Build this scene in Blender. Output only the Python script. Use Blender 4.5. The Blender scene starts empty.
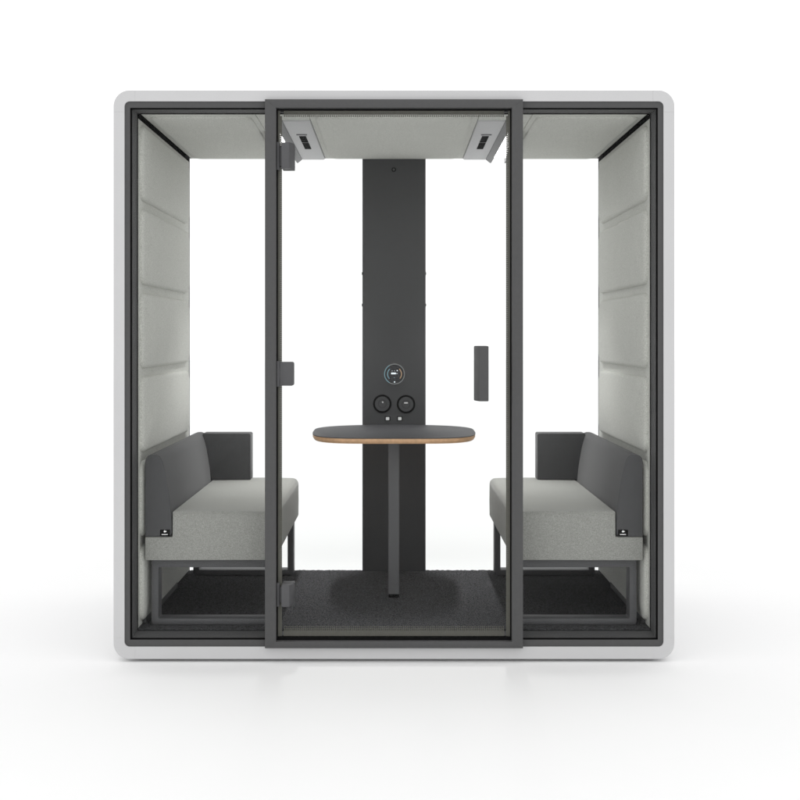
import bpy, bmesh, math, random
from mathutils import Vector, Matrix
random.seed(4)
C = bpy.context.scene.collection
PI = math.pi

# ------------------------------------------------------------------ materials
def new_mat(name):
    m = bpy.data.materials.new(name); m.use_nodes = True
    nt = m.node_tree
    return m, nt, nt.nodes['Principled BSDF']

def plain(name, col, rough=0.5, metal=0.0, var=0.0, vscale=40, bump=0.0, bscale=900, emit=0.0, spec=0.5):
    m, nt, b = new_mat(name)
    b.inputs['Base Color'].default_value = (*col, 1)
    b.inputs['Roughness'].default_value = rough
    b.inputs['Metallic'].default_value = metal
    b.inputs['Specular IOR Level'].default_value = spec
    tc = nt.nodes.new('ShaderNodeTexCoord')
    if var > 0:
        n = nt.nodes.new('ShaderNodeTexNoise'); n.inputs['Scale'].default_value = vscale
        n.inputs['Detail'].default_value = 5
        nt.links.new(tc.outputs['Object'], n.inputs['Vector'])
        r = nt.nodes.new('ShaderNodeValToRGB')
        r.color_ramp.elements[0].position = .3; r.color_ramp.elements[1].position = .7
        r.color_ramp.elements[0].color = (*[c*(1-var) for c in col], 1)
        r.color_ramp.elements[1].color = (*[c*(1+var) for c in col], 1)
        nt.links.new(n.outputs['Fac'], r.inputs['Fac']); nt.links.new(r.outputs['Color'], b.inputs['Base Color'])
    if bump > 0:
        n = nt.nodes.new('ShaderNodeTexNoise'); n.inputs['Scale'].default_value = bscale
        nt.links.new(tc.outputs['Object'], n.inputs['Vector'])
        bp = nt.nodes.new('ShaderNodeBump'); bp.inputs['Strength'].default_value = bump
        bp.inputs['Distance'].default_value = .001
        nt.links.new(n.outputs['Fac'], bp.inputs['Height']); nt.links.new(bp.outputs['Normal'], b.inputs['Normal'])
    if emit > 0:
        b.inputs['Emission Color'].default_value = (*col, 1)
        b.inputs['Emission Strength'].default_value = emit
    return m

def fabric(name, dark, light, scale=150, soft=.26):
    """melange wool: fine two-tone threads, woven bump and slow tone drift"""
    m, nt, b = new_mat(name)
    N, L = nt.nodes, nt.links
    tc = N.new('ShaderNodeTexCoord')
    n1 = N.new('ShaderNodeTexNoise'); n1.inputs['Scale'].default_value = scale
    n1.inputs['Detail'].default_value = 2; n1.inputs['Roughness'].default_value = .5
    L.new(tc.outputs['Object'], n1.inputs['Vector'])
    # weave : stretched noises in two directions
    waves = []
    for sc in ((800, 330, 800), (330, 800, 420)):
        mp = N.new('ShaderNodeMapping'); mp.inputs['Scale'].default_value = sc
        L.new(tc.outputs['Object'], mp.inputs['Vector'])
        nn = N.new('ShaderNodeTexNoise'); nn.inputs['Scale'].default_value = 1.0; nn.inputs['Detail'].default_value = 2
        L.new(mp.outputs['Vector'], nn.inputs['Vector']); waves.append(nn)
    add = N.new('ShaderNodeMath'); add.operation = 'ADD'
    L.new(waves[0].outputs['Fac'], add.inputs[0]); L.new(waves[1].outputs['Fac'], add.inputs[1])
    mul = N.new('ShaderNodeMath'); mul.operation = 'MULTIPLY'; mul.inputs[1].default_value = .25
    L.new(add.outputs[0], mul.inputs[0])
    ad2 = N.new('ShaderNodeMath'); ad2.operation = 'MULTIPLY_ADD'; ad2.inputs[1].default_value = .5
    L.new(n1.outputs['Fac'], ad2.inputs[0]); L.new(mul.outputs[0], ad2.inputs[2])
    r = N.new('ShaderNodeValToRGB')
    r.color_ramp.elements[0].position = .5-soft/2; r.color_ramp.elements[1].position = .5+soft/2
    r.color_ramp.elements[0].color = (*dark, 1); r.color_ramp.elements[1].color = (*light, 1)
    L.new(ad2.outputs[0], r.inputs['Fac'])
    n3 = N.new('ShaderNodeTexNoise'); n3.inputs['Scale'].default_value = 6; n3.inputs['Detail'].default_value = 3
    L.new(tc.outputs['Object'], n3.inputs['Vector'])
    mr = N.new('ShaderNodeMapRange'); mr.inputs['To Min'].default_value = .965; mr.inputs['To Max'].default_value = 1.035
    L.new(n3.outputs['Fac'], mr.inputs['Value'])
    vm = N.new('ShaderNodeVectorMath'); vm.operation = 'SCALE'
    L.new(r.outputs['Color'], vm.inputs[0]); L.new(mr.outputs['Result'], vm.inputs['Scale'])
    L.new(vm.outputs['Vector'], b.inputs['Base Color'])
    b.inputs['Roughness'].default_value = .95; b.inputs['Specular IOR Level'].default_value = .15
    b.inputs['Sheen Weight'].default_value = .15; b.inputs['Sheen Roughness'].default_value = .5
    bp = N.new('ShaderNodeBump'); bp.inputs['Strength'].default_value = .45; bp.inputs['Distance'].default_value = .0012
    L.new(ad2.outputs[0], bp.inputs['Height'])
    bp2 = N.new('ShaderNodeBump'); bp2.inputs['Strength'].default_value = .25; bp2.inputs['Distance'].default_value = .008
    L.new(n3.outputs['Fac'], bp2.inputs['Height']); L.new(bp.outputs['Normal'], bp2.inputs['Normal'])
    L.new(bp2.outputs['Normal'], b.inputs['Normal'])
    return m

def glass_mat(name):
    m = bpy.data.materials.new(name); m.use_nodes = True
    N, L = m.node_tree.nodes, m.node_tree.links
    N.clear()
    out = N.new('ShaderNodeOutputMaterial'); mix = N.new('ShaderNodeMixShader')
    tr = N.new('ShaderNodeBsdfTransparent'); tr.inputs['Color'].default_value = (.995, .998, .996, 1)
    gl = N.new('ShaderNodeBsdfGlossy'); gl.inputs['Roughness'].default_value = .01
    lw = N.new('ShaderNodeLayerWeight'); lw.inputs['Blend'].default_value = .5
    pw = N.new('ShaderNodeMath'); pw.operation = 'POWER'; pw.inputs[1].default_value = 5
    ma = N.new('ShaderNodeMath'); ma.operation = 'MULTIPLY_ADD'; ma.inputs[1].default_value = .4; ma.inputs[2].default_value = .004
    L.new(lw.outputs['Facing'], pw.inputs[0]); L.new(pw.outputs[0], ma.inputs[0]); L.new(ma.outputs[0], mix.inputs['Fac'])
    L.new(tr.outputs[0], mix.inputs[1]); L.new(gl.outputs[0], mix.inputs[2]); L.new(mix.outputs[0], out.inputs['Surface'])
    return m

M = {}
M['shell'] = plain('shell_lacquer', (.575, .575, .58), .35, var=.015, vscale=5, bump=.05, bscale=700, spec=.3)
M['metal'] = plain('graphite_powder_coat', (.080, .080, .081), .55, var=.03, vscale=60, bump=.08, bscale=1500, spec=.25)
M['leg'] = plain('dark_powder_coat', (.088, .088, .092), .5, var=.03, vscale=60, bump=.08, bscale=1500, spec=.3)
M['black'] = plain('black_rubber', (.010, .010, .010), .8, var=.2, vscale=90, spec=.02)
M['post'] = plain('table_leg_coat', (.12, .12, .124), .5, var=.03, vscale=60, bump=.08, bscale=1500, spec=.3)
M['pillar'] = plain('anthracite_sheet_metal', (.080, .080, .083), .55, var=.03, vscale=500, bump=.15, bscale=1300, spec=.25)
M['top'] = plain('charcoal_laminate', (.043, .043, .046), .6, var=.08, vscale=250, bump=.08, bscale=1200, spec=.2)
M['wood'] = plain('plywood_edge', (.62, .38, .215), .55, var=.12, vscale=60)
M['light_fabric'] = fabric('light_grey_melange_wool', (.42, .423, .394), (.66, .664, .625), 240, .24)
M['seat_fabric'] = fabric('grey_melange_wool', (.225, .227, .212), (.345, .347, .327), 300, .22)
M['dark_fabric'] = fabric('charcoal_melange_wool', (.054, .054, .056), (.098, .098, .101), 300, .22)
M['arm_fabric'] = M['dark_fabric']
M['plastic'] = plain('grey_moulded_plastic', (.50, .50, .51), .5, var=.02, vscale=60, spec=.3)
M['lip'] = plain('grey_plastic_lip', (.24, .24, .245), .6, var=.02, vscale=60, spec=.3)
M['dot'] = plain('printed_ceramic_dots', (.12, .119, .104), .7, var=.05, vscale=60, spec=.1)
M['glass'] = glass_mat('clear_glass')
M['screen'] = plain('screen_glass', (.008, .009, .012), .25)
M['ring'] = plain('bezel_metal', (.30, .31, .31), .4)
M['white'] = plain('white_print', (.9, .9, .9), .5)
M['glow'] = plain('screen_white', (.75, .82, .85), .5, emit=.8)
M['blue'] = plain('screen_blue', (.17, .30, .35), .5, emit=.35)
M['amber'] = plain('screen_amber', (.42, .28, .17), .5, emit=.35)
M['lamp'] = plain('lamp_diffuser', (.95, .95, .93), .5, emit=9.0)
M['floor'] = plain('white_studio_floor', (.92, .92, .92), 1.0, var=.002, vscale=2, spec=0)

# carpet
m, nt, b = new_mat('charcoal_loop_carpet'); M['carpet'] = m
tc = nt.nodes.new('ShaderNodeTexCoord'); n = nt.nodes.new('ShaderNodeTexNoise')
n.inputs['Scale'].default_value = 175; n.inputs['Detail'].default_value = 4; n.inputs['Roughness'].default_value = .75
nt.links.new(tc.outputs['Object'], n.inputs['Vector'])
r = nt.nodes.new('ShaderNodeValToRGB'); r.color_ramp.elements[0].position = .40; r.color_ramp.elements[1].position = .60
r.color_ramp.elements[0].color = (.026, .026, .027, 1); r.color_ramp.elements[1].color = (.105, .105, .110, 1)
nt.links.new(n.outputs['Fac'], r.inputs['Fac']); nt.links.new(r.outputs['Color'], b.inputs['Base Color'])
b.inputs['Roughness'].default_value = 1; b.inputs['Specular IOR Level'].default_value = .05
bp = nt.nodes.new('ShaderNodeBump'); bp.inputs['Strength'].default_value = .8; bp.inputs['Distance'].default_value = .004
nt.links.new(n.outputs['Fac'], bp.inputs['Height']); nt.links.new(bp.outputs['Normal'], b.inputs['Normal'])

# ------------------------------------------------------------------ helpers
def link(name, bm, mat, parent=None, smooth=None, bevel=0, seg=2):
    bmesh.ops.recalc_face_normals(bm, faces=bm.faces)
    if bevel:
        es = [e for e in bm.edges if len(e.link_faces) == 2 and e.calc_face_angle(0) > math.radians(38)]
        bmesh.ops.bevel(bm, geom=es, offset=bevel, offset_type='OFFSET', segments=seg, profile=.5, affect='EDGES', clamp_overlap=True)
    if smooth:
        for f in bm.faces: f.smooth = True
        for e in bm.edges:
            if len(e.link_faces) == 2 and e.calc_face_angle(0) > math.radians(smooth): e.smooth = False
    me = bpy.data.meshes.new(name); bm.to_mesh(me); bm.free()
    for mm in (mat if isinstance(mat, (list, tuple)) else [mat]): me.materials.append(mm)
    o = bpy.data.objects.new(name, me); C.objects.link(o)
    if parent: o.parent = parent
    return o

def box(bm, x0, x1, y0, y1, z0, z1, mi=0):
    if x0 > x1: x0, x1 = x1, x0
    vs = [bm.verts.new(p) for p in ((x0,y0,z0),(x1,y0,z0),(x1,y1,z0),(x0,y1,z0),(x0,y0,z1),(x1,y0,z1),(x1,y1,z1),(x0,y1,z1))]
    for q in ((0,3,2,1),(4,5,6,7),(0,1,5,4),(1,2,6,5),(2,3,7,6),(3,0,4,7)):
        bm.faces.new([vs[i] for i in q]).material_index = mi
    return vs

def rrect(x0, x1, z0, z1, r, n=6):
    """rounded rectangle, counter-clockwise; r a number or four radii (bl, br, tr, tl)"""
    if not isinstance(r, (list, tuple)): r = (r,)*4
    out = []
    for (cx, cz, a0), rr in zip(((x0,z0,PI), (x1,z0,1.5*PI), (x1,z1,0), (x0,z1,.5*PI)), r):
        rr = max(rr, 1e-5)
        sx = 1 if cx == x0 else -1; sz = 1 if cz == z0 else -1
        for k in range(n+1):
            a = a0 + k/n*PI/2
            out.append((cx+sx*rr+rr*math.cos(a), cz+sz*rr+rr*math.sin(a)))
    return out

def prism(bm, pts, a0, a1, axis='Y', mi=0):
    def P(p, a): return {'Y': (p[0], a, p[1]), 'Z': (p[0], p[1], a), 'X': (a, p[0], p[1])}[axis]
    A = [bm.verts.new(P(p, a0)) for p in pts]; B = [bm.verts.new(P(p, a1)) for p in pts]
    n = len(pts)
    bm.faces.new(A).material_index = mi; bm.faces.new(B[::-1]).material_index = mi
    for i in range(n): bm.faces.new((A[i], B[i], B[(i+1) % n], A[(i+1) % n])).material_index = mi

def ring_loops(bm, loops, mi=0, closed=True):
    """torus-like skin through a list of equal-count 3-D loops"""
    V = [[bm.verts.new(p) for p in lp] for lp in loops]
    n = len(V[0]); m_ = len(V)
    for j in range(m_ if closed else m_-1):
        a, b_ = V[j], V[(j+1) % m_]
        for i in range(n): bm.faces.new((a[i], a[(i+1) % n], b_[(i+1) % n], b_[i])).material_index = mi
    return V

def at_y(pts, y): return [(p[0], y, p[1]) for p in pts]

def frame_ring(bm, o, i, y0, y1, mi=0):
    ring_loops(bm, [at_y(o, y0), at_y(i, y0), at_y(i, y1), at_y(o, y1)], mi)

def disc(bm, x, z, r, y0, y1, mi=0, n=40):
    prism(bm, [(x+r*math.cos(2*PI*k/n), z+r*math.sin(2*PI*k/n)) for k in range(n)], y0, y1, 'Y', mi)

def annulus(bm, x, z, r0, r1, y0, y1, mi=0, a0=0, a1=2*PI, n=48):
    full = abs(a1-a0-2*PI) < 1e-6
    L_ = []
    for r_, y in ((r1, y0), (r0, y0), (r0, y1), (r1, y1)):
        L_.append([(x+r_*math.cos(a0+(a1-a0)*k/n), y, z+r_*math.sin(a0+(a1-a0)*k/n)) for k in range(n if full else n+1)])
    V = [[bm.verts.new(p) for p in l] for l in L_]
    for j in range(4):
        a, b_ = V[j], V[(j+1) % 4]
        for i in range(n if full else n):
            i2 = (i+1) % len(a)
            bm.faces.new((a[i], a[i2], b_[i2], b_[i])).material_index = mi
    if not full:
        bm.faces.new([V[j][0] for j in range(4)]); bm.faces.new([V[j][-1] for j in range(3, -1, -1)])

def cushion(bm, u0, u1, v0, v1, H, place, r=.03, puff=.006, edge=.018):
    """upholstered pad: rounded-rectangle rings rising from the panel; place(u,v,h) -> xyz"""
    half = min(u1-u0, v1-v0)/2
    ins = [0, .0015, .003, .006, .010, .015, .021, .03, .045, .065, .09, .12]
    ins = [d for d in ins if d < half-.012] + [half-.01]
    loops = []
    for d in ins:
        t = min(d/edge, 1); h = H*math.sqrt(max(0, 1-(1-t)**2)) + puff*math.sin(min(1, d/half)*PI/2)
        rr = max(r-d*.5, .006)
        loops.append([place(p[0], p[1], h) for p in rrect(u0+d, u1-d, v0+d, v1-d, rr, 6)])
    V = ring_loops(bm, loops, closed=False)
    bm.faces.new(V[-1])
    # skirt down into the panel
    base = [place(p[0], p[1], -.006) for p in rrect(u0, u1, v0, v1, r, 6)]
    B = [bm.verts.new(p) for p in base]; n = len(B)
    for i in range(n): bm.faces.new((B[i], B[(i+1) % n], V[0][(i+1) % n], V[0][i]))
    bm.faces.new(B[::-1])

def empty(name, loc, label, cat, group=None):
    o = bpy.data.objects.new(name, None); C.objects.link(o); o.location = loc
    o.empty_display_size = .1
    o['label'] = label; o['category'] = cat
    if group: o['group'] = group
    return o

# ------------------------------------------------------------------ floor
bm = bmesh.new(); bmesh.ops.create_grid(bm, x_segments=2, y_segments=2, size=60)
fl = link('floor', bm, M['floor']); fl['kind'] = 'structure'

# ------------------------------------------------------------------ the pod
HW, ZB, ZT, D = 1.102, .0125, 2.247, 1.305         # half width, underside, top, depth
pod = empty('meeting_pod', (0, 0, 0), 'light grey rounded glass meeting pod with graphite door frame, standing on the white floor', 'meeting pod')

# shell: four straight boards and four rounded corners with hairline joints
tS, tT, tB, cc, g = .0425, .0425, .048, .084, .0003
bm = bmesh.new()
def corner(sx, top):
    zo = ZT if top else ZB; sz = -1 if top else 1
    tz = tT if top else tB; R, r_ = .062, .02
    pts = [(HW, zo+sz*cc)]
    for k in range(13):
        a = k/12*PI/2; pts.append((HW-R+R*math.cos(a), zo+sz*(R-R*math.sin(a))))
    pts.append((HW-cc, zo)); pts.append((HW-cc, zo+sz*tz))
    for k in range(7):
        a = PI/2-k/6*PI/2; pts.append((HW-tS-r_+r_*math.cos(a), zo+sz*(tz+r_-r_*math.sin(a))))
    pts.append((HW-tS, zo+sz*cc))
    prism(bm, [(sx*p[0], p[1]) for p in pts], 0, D)
for sx in (-1, 1):
    corner(sx, True); corner(sx, False)
    box(bm, sx*(HW-tS), sx*HW, 0, D, ZB+cc+g, ZT-cc-g)
box(bm, -HW+cc+g, HW-cc-g, 0, D, ZT-tT, ZT)
box(bm, -HW+cc+g, HW-cc-g, 0, D, ZB, ZB+tB)
link('shell', bm, M['shell'], pod, smooth=40)

bm = bmesh.new()                                     # recessed feet
for x in (-.95, -.32, .32, .95):
    for y in (.12, 1.15):
        prism(bm, [(x+.05*math.cos(a*PI/8), y+.05*math.sin(a*PI/8)) for a in range(16)], 0, ZB+.002, 'Z')
box(bm, -1.03, 1.03, .05, 1.24, .003, ZB-.001)
link('base_plinth', bm, M['black'], pod)

# front and rear frame: flat face, black gasket groove, splayed inner reveal
IX, IZB, IZT = 1.0225, .108, 2.166                  # inner lining opening
bm = bmesh.new()
O = rrect(-HW+tS-.0006, HW-tS+.0006, ZB+tB-.0006, ZT-tT+.0006, .019)
I = rrect(-1.0385, 1.0385, .0865, 2.180, .0005)
frame_ring(bm, O, I, .005, .07)
O2 = rrect(-1.0383, 1.0383, .0868, 2.1798, .0005)
I1 = rrect(-1.034, 1.034, .0905, 2.1762, .0005)
I2 = rrect(-IX, IX, IZB, IZT+.002, .0005)
ring_loops(bm, [at_y(O2, .030), at_y(I1, .0225), at_y(I2, .062), at_y(I2, .070), at_y(O2, .070)])
fr = link('front_frame', bm, M['metal'], pod, smooth=30)
bm = bmesh.new()
frame_ring(bm, rrect(-1.061, 1.061, .06, 2.205, .019), rrect(-IX-.004, IX+.004, IZB-.004, IZT+.008, .0005), D-.022, D-.004)
link('rear_frame', bm, M['metal'], pod, smooth=30)
bm = bmesh.new()
frame_ring(bm, rrect(-1.0382, 1.0382, .0869, 2.1797, .0005), rrect(-1.0362, 1.0362, .0887, 2.178, .0005), .010, .029)
frame_ring(bm, rrect(-IX-.001, IX+.001, IZB-.001, IZT+.003, .0005), rrect(-IX+.003, IX-.003, IZB+.002, IZT-.001, .0005), .0625, .0665)
link('seal', bm, M['black'], fr)

# backing carcass seen only in the shadow gaps
bm = bmesh.new()
for sx in (-1, 1): box(bm, sx*1.046, sx*1.0592, .072, D-.0235, .062, 2.203)
box(bm, -1.0455, 1.0455, .072, D-.0235, 2.189, 2.2035)
box(bm, -1.0455, 1.0455, .072, D-.0235, .0615, .1)
link('carcass', bm, M['black'], pod)

# side glazing
for sx in (-1, 1):
    bm = bmesh.new(); box(bm, sx*.478, sx*1.036, .0235, .0285, .0895, 2.177)
    link('side_glass', bm, M['glass'], pod)
    bm = bmesh.new(); box(bm, sx*.160, sx*1.02, D-.0318, D-.0258, .1125, 2.17)
    link('rear_glass', bm, M['glass'], pod)

# door frame, proud of the shell
bm = bmesh.new()
frame_ring(bm, rrect(-.505, .505, .0598, 2.2085, .0008), rrect(-.462, .462, .0853, 2.1755, .0008), -.021, .052)
df = link('door_frame', bm, M['metal'], pod, bevel=.0015, smooth=60)
bm = bmesh.new()
frame_ring(bm, rrect(-.4618, .4618, .0855, 2.1753, .0005), rrect(-.4575, .4575, .096, 2.1705, .0005), .004, .036)
link('seal', bm, M['black'], df)

# glass door with hinges, handle and printed dot border
bm = bmesh.new(); box(bm, -.4595, .4595, .014, .022, .0885, 2.172)
door = link('door', bm, M['glass'], pod)
bm = bmesh.new()
p = .0082
def dot(x, z, s, wd=None):
    wd = wd or s
    vs = [bm.verts.new((x+dx*wd/2, .0132, z+dz*s/2)) for dx, dz in ((-1,-1),(1,-1),(1,1),(-1,1))]
    ws = [bm.verts.new((v.co.x, .0138, v.co.z)) for v in vs]
    bm.faces.new(vs); bm.faces.new(ws[::-1])
    for i in range(4): bm.faces.new((vs[i], ws[i], ws[(i+1) % 4], vs[(i+1) % 4]))
nz = int((2.155-.105)/p); nx = int(.915/p)
for sx in (-1, 1): box(bm, sx*.449, sx*.4573, .0132, .0138, .0985, 2.1695)     # solid outer line of the print
sizes = [.0078, .0078, .0071, .0058, .0044, .0030]
for j in range(nz+1):
    z = .1035+j*p
    for sx in (-1, 1):
        dot(sx*.4452, z, .0079, .0074)
for i in range(nx+1):
    x = -nx*p/2+i*p
    for j, s in enumerate(sizes[:5]):
        if abs(x) < .438:
            dot(x, .1035+j*p, s)
            if j < 3: dot(x, 2.1655-j*p, sizes[j+1])
link('dotted_border', bm, M['dot'], door)

def hinge(z0, z1, kind):
    bm = bmesh.new()
    box(bm, -.4615, -.4495, -.006, .03, z0-.004, z1+.004)
    if kind == 'flat':
        prism(bm, rrect(-.4485, -.395, z0, z1, (.001, .008, .008, .001)), -.004, .0125)
        prism(bm, rrect(-.4485, -.395, z0, z1, (.001, .008, .008, .001)), .0235, .04)
        box(bm, -.452, -.443, -.003, .02, z0+.03, z1-.03)
    else:
        for (ya, yb) in ((-.026, .0125),):
            pts = [(-.440, ya), (-.410, ya), (-.393, yb-.004), (-.393, yb), (-.440, yb)]
            prism(bm, pts, z0, z1, 'Z')
        pts = [(-.440, .0235), (-.393, .0235), (-.393, .055), (-.440, .055)]
        prism(bm, pts, z0, z1, 'Z')
        box(bm, -.4498, -.438, .0, .018, z0+.012, z1-.012)
    o = link('hinge', bm, M['leg'], door, bevel=.0018, smooth=60)
hinge(1.938, 2.040, 'block'); hinge(1.0865, 1.180, 'flat'); hinge(.223, .308, 'block')

bm = bmesh.new()
zt, zb = 1.243, 1.028
prism(bm, [(.330, -.058), (.3675, -.058), (.3685, .0125), (.3145, .0125), (.3145, .004)], zb, zt, 'Z')
prism(bm, [(.3145, .0235), (.3685, .0235), (.3675, .07), (.330, .07)], zb, zt, 'Z')
hd = link('handle', bm, M['metal'], door, bevel=.004, seg=3, smooth=60)

# carpet (fuzzy top)
bm = bmesh.new()
cx0, cx1, cy0, cy1, cz = -1.03, 1.03, .071, D-.033, .1125
nx_, ny_ = 320, 190
rows = []
for j in range(ny_+1):
    row = []
    for i in range(nx_+1):
        row.append(bm.verts.new((cx0+(cx1-cx0)*i/nx_, cy0+(cy1-cy0)*j/ny_, cz+random.uniform(-.0012, .0022))))
    rows.append(row)
for j in range(ny_):
    for i in range(nx_): bm.faces.new((rows[j][i], rows[j][i+1], rows[j+1][i+1], rows[j+1][i]))
for j, flip in ((0, 1), (ny_, -1)):
    low = [bm.verts.new((v.co.x, v.co.y, .1005)) for v in rows[j]]
    for i in range(nx_): bm.faces.new((rows[j][i], low[i], low[i+1], rows[j][i+1]) if flip > 0 else (rows[j][i+1], low[i+1], low[i], rows[j][i]))
link('carpet', bm, M['carpet'], pod)

# padded wall panels, six pads each
for sx in (-1, 1):
    bm = bmesh.new()
    prism(bm, rrect(.0715, 1.262, .1135, 2.153, .004), sx*1.0223, sx*1.0455, 'X')
    wp = link('wall_panel', bm, M['light_fabric'], pod, bevel=.003, smooth=50)
    pitch = (2.153-.1135)/6
    for k in range(6):
        z0 = .1135+k*pitch+.018; z1 = z0+pitch-.036
        bm = bmesh.new()
        cushion(bm, .105, 1.180, z0, z1, .015, lambda u, v, h: (sx*(1.0222-h), u, v), puff=.017, edge=.015, r=.045)
        link('pad', bm, M['light_fabric'], wp, smooth=70)
    bm = bmesh.new(); box(bm, sx*1.0205, sx*1.0455, 1.2625, 1.269, .1135, 2.187)
    link('edge_trim', bm, M['metal'], wp)
    bm = bmesh.new(); box(bm, sx*1.006, sx*1.0212, .16, .86, .1145, .14)
    link('skirting', bm, M['metal'], wp, bevel=.002)

# ceiling panels (two side ones, one middle) with a padded field
zc = 2.168
for (x0, x1) in ((-1.013, -.556), (-.343, .343), (.556, 1.013)):
    bm = bmesh.new()
    prism(bm, rrect(x0, x1, .0715, 1.262, .006), zc, zc+.020, 'Z')
    cp = link('ceiling_panel', bm, M['light_fabric'], pod, bevel=.003, smooth=50)
    bm = bmesh.new()
    mx = .022
    cushion(bm, x0+mx, x1-mx, .125, 1.225, .009, lambda u, v, h: (u, v, zc-h), puff=.008, r=.04)
    link('pad', bm, M['light_fabric'], cp, smooth=70)

for sx in (-1, 1):
    # closing fabric strip at the front of the middle bay
    bm = bmesh.new(); prism(bm, [(sx*a, b_) for a, b_ in ((.3445, .0715), (.5545, .0715), (.5545, .455), (.4875, .455), (.4875, .213), (.3445, .213))], zc+.001, zc+.02, 'Z')
    link('ceiling_trim', bm, M['light_fabric'], pod, bevel=.002)
    # ventilation unit with its downturned outer lip
    bm = bmesh.new()
    Y0, Y1 = .215, 1.262
    sec = [(.3445, zc-.002), (.350, zc-.006), (.4575, zc-.006), (.4575, zc+.018), (.3445, zc+.018)]
    prism(bm, [(sx*a, b_) for a, b_ in sec], Y0, Y1)
    vent = link('ceiling_vent', bm, M['plastic'], pod, bevel=.003, smooth=50)
    bm = bmesh.new()
    prism(bm, [(sx*a, b_) for a, b_ in ((.458, zc-.0058), (.478, zc-.022), (.4855, zc-.022), (.4855, zc+.018), (.458, zc+.018))], Y0+.003, Y1)
    link('side_deflector', bm, M['lip'], vent, bevel=.0015, smooth=50)
    bm = bmesh.new()
    xa, xb = .388, .418
    box(bm, sx*xa, sx*xb, .56, .725, zc-.0075, zc-.002)
    link('vent_slot', bm, M['black'], vent)
    bm = bmesh.new(); box(bm, sx*xa, sx*xb, .740, .915, zc-.0075, zc-.002)
    link('vent_slot', bm, M['black'], vent)
    bm = bmesh.new()
    box(bm, sx*(xa-.008), sx*(xb+.008), .512, .53, zc-.0085, zc-.002)
    link('vent_catch', bm, M['leg'], vent)
    # lit strip between the unit and the side ceiling panel
    bm = bmesh.new(); box(bm, sx*.4865, sx*.5555, .4555, 1.262, zc+.004, zc+.018)
    cl = link('ceiling_light', bm, M['lamp'], pod)
    bm = bmesh.new(); box(bm, sx*.5505, sx*.5555, .456, 1.258, zc-.024, zc+.0008)  # added to keep strip light off the side pad and upper wall
    link('light_baffle', bm, M['leg'], cl)

# pillar with display, sockets, ports, screw
PY = 1.243; hwp = .1575; PD = D-.036
bm = bmesh.new()
prism(bm, [(-hwp, PY+.006), (-hwp+.006, PY), (hwp-.006, PY), (hwp, PY+.006), (hwp, PD), (-hwp, PD)], .113, 2.1665, 'Z')
pillar = link('pillar', bm, M['pillar'], pod, bevel=.001, smooth=30)
KS = .00393*(4.68+PY)/4.68                           # metres per photo pixel at the pillar face, used for the small fittings
def PX(x): return (x-394)*KS
def PZ(y): return 1.278-(y-337)*KS
bm = bmesh.new()
disc(bm, PX(393.8), PZ(169.6), .011, PY-.0012, PY, 1); disc(bm, PX(393.8), PZ(169.6), .006, PY-.004, PY-.0012, 0)
link('screw', bm, [M['leg'], M['black']], pillar)
bm = bmesh.new()
dx, dz = PX(394.5), PZ(374)
annulus(bm, dx, dz, .0475, .0515, PY-.008, PY-.0002, 1, n=72)
disc(bm, dx, dz, .0474, PY-.0065, PY-.0002, 0, 64)
q = PY-.0072; q2 = PY-.0064
annulus(bm, dx, dz, .0325, .0365, q, q2, 2, math.radians(132), math.radians(222), 20)
annulus(bm, dx, dz, .0325, .0365, q, q2, 3, math.radians(-40), math.radians(48), 20)
annulus(bm, dx, dz, .0475, .0512, PY-.0086, PY-.0081, 2, math.radians(120), math.radians(240), 24)
for k, w in ((-.012, .0022), (0, .0022), (.0135, .0045)): box(bm, dx+k-w/2, dx+k+w/2, q, q2, dz+.0145, dz+.0145+w*1.1, 4)
x = dx-.0165
for w in (.0055, .0045, .0045, .0055):
    box(bm, x, x+w, q, q2, dz-.001, dz+.007, 4); x += w+.001
box(bm, x+.001, x+.008, q, q2, dz+.001, dz+.003, 4)
box(bm, dx-.004, dx+.001, q, q2, dz-.019, dz-.017, 2)
box(bm, dx-.003, dx+.003, q, q2, dz-.042, dz-.0365, 4)
for s, mi in ((-1, 2), (1, 3)): box(bm, dx+s*.029-.002, dx+s*.029+.002, q, q2, dz-.020, dz-.016, mi)
link('display', bm, [M['screen'], M['ring'], M['blue'], M['amber'], M['glow']], pillar)
for cx_, cz_, kind in ((382.3, 403.8, 0), (406, 404.2, 1)):
    bm = bmesh.new(); x, z = PX(cx_), PZ(cz_)
    annulus(bm, x, z, .0365, .046, PY-.004, PY-.0002, 1, n=64)
    disc(bm, x, z, .0363, PY-.0055, PY-.0002, 0, 56)
    annulus(bm, x, z, .019, .0203, PY-.0062, PY-.0054, 1, n=48)
    if kind: box(bm, x-.009, x+.009, PY-.0072, PY-.0054, z+.004, z+.0095, 2)
    else:
        box(bm, x-.002, x+.005, PY-.0072, PY-.0054, z+.008, z+.0115, 2); box(bm, x+.001, x+.005, PY-.0072, PY-.0054, z+.004, z+.0078, 2)
    link('socket', bm, [M['pillar'], M['black'], M['white']], pillar)
for cx_ in (387.6, 399.8):
    bm = bmesh.new(); x, z = PX(cx_), PZ(418.6)
    prism(bm, rrect(x-.0135, x+.0135, z-.0115, z+.0115, .003), PY-.002, PY-.0002, 'Y', 1)
    prism(bm, rrect(x-.0085, x+.0085, z-.0075, z+.0075, .001), PY-.005, PY-.0022, 'Y', 0)
    link('port', bm, [M['white'], M['black']], pillar)
# small glass clamps on the pillar sides
for sx in (-1, 1):
    for zz in (PZ(273.5), PZ(305)):
        bm = bmesh.new(); box(bm, sx*(hwp+.0002), sx*(hwp+.0028), PD-.022, PD-.006, zz-.006, zz+.006)
        link('glass_clamp', bm, M['leg'], pillar)

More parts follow.
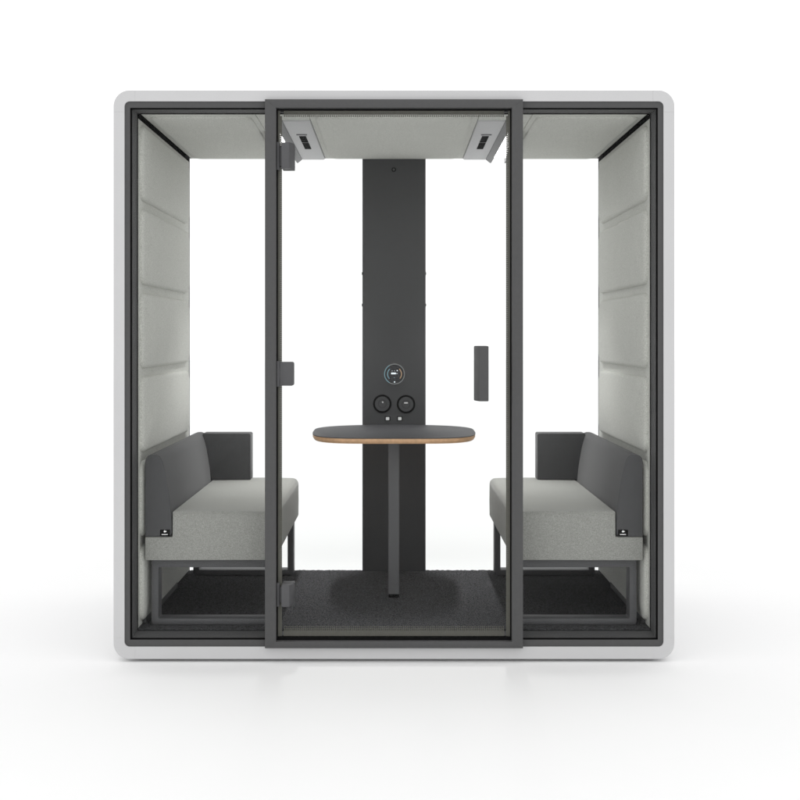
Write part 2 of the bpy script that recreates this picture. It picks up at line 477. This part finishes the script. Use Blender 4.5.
# ------------------------------------------------------------------ table
TZ, TY0, TY1 = .842, .46, 1.2425
table = empty('table', (0, .66, .1135), 'charcoal table with pale plywood edge on one square leg, in front of the pillar', 'table')
def tpts(off):
    hw = .375-off
    out = []
    n = 48
    yc = .93
    for k in range(4*n):
        a = 2*PI*k/(4*n)
        c, s = math.cos(a), math.sin(a)
        ex = 2/(2.4 if s > 0 else 4.8)
        hd_ = (TY1-yc if s > 0 else yc-TY0)-off
        out.append(((hw-.030*max(0, -s))*math.copysign(abs(c)**ex, c), yc+hd_*math.copysign(abs(s)**ex, s)))
    return out
def off3(o): o.matrix_parent_inverse = Matrix.Translation((-table.location.x, -table.location.y, -table.location.z)); return o
def at_z(pts, z): return [(p[0], p[1], z) for p in pts]
bm = bmesh.new()
V = ring_loops(bm, [at_z(tpts(.001), TZ), at_z(tpts(0), TZ-.001), at_z(tpts(0), TZ-.0035)], closed=False)
bm.faces.new(V[0])
off3(link('tabletop', bm, M['top'], table, smooth=40))
bm = bmesh.new()
V = ring_loops(bm, [at_z(tpts(.0006), TZ-.0036), at_z(tpts(.001), TZ-.016), at_z(tpts(.007), TZ-.0255), at_z(tpts(.03), TZ-.027)], closed=False)
bm.faces.new(V[0]); bm.faces.new(V[-1][::-1])
off3(link('plywood_edge', bm, M['wood'], table, smooth=25))
bm = bmesh.new()
prism(bm, rrect(-.0255, .0235, .636, .685, .004, 4), .1301, TZ-.0272, 'Z')
leg = off3(link('leg', bm, M['post'], table, smooth=50))
bm = bmesh.new()
prism(bm, rrect(-.0235, .0215, .638, .683, .006, 4), .1145, .130, 'Z')
ft = link('foot', bm, M['black'], leg, smooth=50)
bm = bmesh.new()
box(bm, -.09, .09, .58, .74, TZ-.034, TZ-.0275)
off3(link('mounting_plate', bm, M['leg'], table, bevel=.002))

# ------------------------------------------------------------------ benches
def arc(cx, cz, r, a0, a1, n=6): return [(cx+r*math.cos(math.radians(a0+(a1-a0)*k/n)), cz+r*math.sin(math.radians(a0+(a1-a0)*k/n))) for k in range(n+1)]
BY0, BY1 = .095, 1.238
def bench(sx, label):
    root = empty('bench', (sx*.74, .66, .1135), label, 'bench', 'upholstered benches facing each other in the pod')
    fix = Matrix.Translation((-root.location.x, -root.location.y, -root.location.z))
    X = lambda pts: [(sx*a, b_) for a, b_ in pts]
    def add(name, bm, mat, par=root, **k):
        o = link(name, bm, mat, par, **k)
        if par is root: o.matrix_parent_inverse = fix
        return o
    # seat, notched for the backrest
    R = .030
    sec = [(.9985, .382), (.9985, .4755), (.8905, .4755), (.8885, .480), (.8875, .578)]
    sec += [(.78, .5795), (.65, .580), (.56, .579)] + arc(.4745+R, .5775-R, R, 90, 180, 8) + [(.4735, .47), (.4745, .395), (.480, .383)]
    bm = bmesh.new(); prism(bm, X(sec), BY0, BY1)
    bm2 = bm
    seat = add('seat', bm, M['seat_fabric'], bevel=.0035, seg=3, smooth=50)
    bm = bmesh.new()                                 # seam piping along the front top edge
    n = 8
    for k in range(1):
        pts = [(.887-.0, .5725), (.78, .5738), (.65, .5742), (.56, .5735), (.507, .572)]
        prism(bm, X([(a, b_+.0018) for a, b_ in pts] + [(a, b_-.0018) for a, b_ in pts[::-1]]), BY0-.0016, BY0+.001)
    link('piping', bm, M['seat_fabric'], seat, bevel=.0006)
    # backrest wedge
    sec = [(.9975, .4775)] + [(.9985, .775)] + arc(.9735, .780, .025, 0, 90, 6)[1:] 
    sec = [(.9975, .4775), (.9985, .60), (.9985, .775), (.9955, .790), (.987, .801), (.972, .8065), (.955, .8065), (.942, .802),
           (.932, .791), (.926, .775), (.916, .735), (.908, .69), (.900, .64), (.895, .59), (.8925, .54), (.8925, .492), (.896, .482), (.905, .4775)]
    bm = bmesh.new(); prism(bm, X(sec), BY0-.002, BY1-.001)
    br = add('backrest', bm, M['dark_fabric'], bevel=.004, seg=3, smooth=40)
    # woven tag with mark and maker's line
    bm = bmesh.new(); f = BY0-.002
    cxm = .918; w0 = -1 if sx > 0 else 1
    prism(bm, rrect(sx*cxm-.020, sx*cxm+.020, .4795, .506, .003), f-.0012, f-.0002, 'Y', 0)
    s = sx*cxm
    prism(bm, [(s-.006, .498), (s-.001, .4945), (s+.004, .4965), (s+.008, .500), (s+.002, .501), (s-.001, .5045), (s-.003, .501)], f-.0018, f-.0013, 'Y', 1)
    xk = s-.0125
    for w in (.003, .002, .003, .0025, .003, .002, .0025):
        box(bm, xk, xk+w, f-.0018, f-.0013, .485, .4885, 1); xk += w+.0009
    link('tag', bm, [M['black'], M['white']], br)
    # armrest at the far end
    bm = bmesh.new()
    prism(bm, X(rrect(.701, .935, .581, .8075, (.003, .003, .006, .010))), 1.135, BY1-.002)
    add('armrest', bm, M['arm_fabric'], bevel=.006, seg=3, smooth=50)
    # two rounded tube loops
    for yy in (.133, 1.136):
        bm = bmesh.new()
        o = rrect(*sorted((sx*.981, sx*.491)), .1145, .3815, .014); i = rrect(*sorted((sx*.952, sx*.520)), .140, .347, .004)
        frame_ring(bm, o, i, yy, yy+.072)
        add('leg_frame', bm, M['leg'], bevel=.002, smooth=45)
    bm = bmesh.new()
    for xx in (.93, .56): box(bm, sx*xx, sx*(xx-.03), .2055, 1.1355, .362, .3815)
    add('under_rail', bm, M['leg'])
    return root
bench(-1, 'grey bench with charcoal backrest on the left, its tall arm reaching to the right')
bench(1, 'grey bench with charcoal backrest on the right, its tall arm reaching to the left')

# ------------------------------------------------------------------ light
w = bpy.data.worlds.new('World'); bpy.context.scene.world = w; w.use_nodes = True
bg = w.node_tree.nodes['Background']; bg.inputs['Color'].default_value = (1, 1, 1, 1); bg.inputs['Strength'].default_value = 1.13
def area(name, loc, target, size, power):
    l = bpy.data.lights.new(name, 'AREA'); l.shape = 'RECTANGLE'; l.size, l.size_y = size; l.energy = power
    o = bpy.data.objects.new(name, l); C.objects.link(o); o.location = loc
    o.rotation_euler = (Vector(target)-Vector(loc)).to_track_quat('-Z', 'Y').to_euler(); return o
area('overhead_softbox', (0, .6, 7.5), (0, .6, 0), (9, 7), 28)
for sx in (-1, 1):                                   # unseen fill lamps added just below each lit strip to brighten the benches
    l = bpy.data.lights.new('strip_fill', 'AREA'); l.shape = 'RECTANGLE'; l.size, l.size_y = .05, .44; l.energy = 3.2; l.spread = math.radians(66)
    o = bpy.data.objects.new('strip_fill', l); C.objects.link(o); o.location = (sx*.521, 1.0, zc-.002); o.rotation_euler = (0, 0, 0)

# ------------------------------------------------------------------ camera
cd = bpy.data.cameras.new('Camera'); cam = bpy.data.objects.new('Camera', cd); C.objects.link(cam)
cam.location = (0, -4.68, 1.278); cam.rotation_euler = (PI/2, 0, 0)
cd.sensor_width = 36; cd.lens = 36*4.68/3.144; cd.shift_x = .0075; cd.shift_y = -.07875; cd.clip_end = 400
S = bpy.context.scene; S.camera = cam
S.render.engine = 'CYCLES'
S.cycles.transparent_max_bounces = 16; S.cycles.max_bounces = 10; S.cycles.diffuse_bounces = 6
S.view_settings.view_transform = 'Standard'; S.view_settings.look = 'None'
S.view_settings.exposure = 0; S.view_settings.gamma = 1
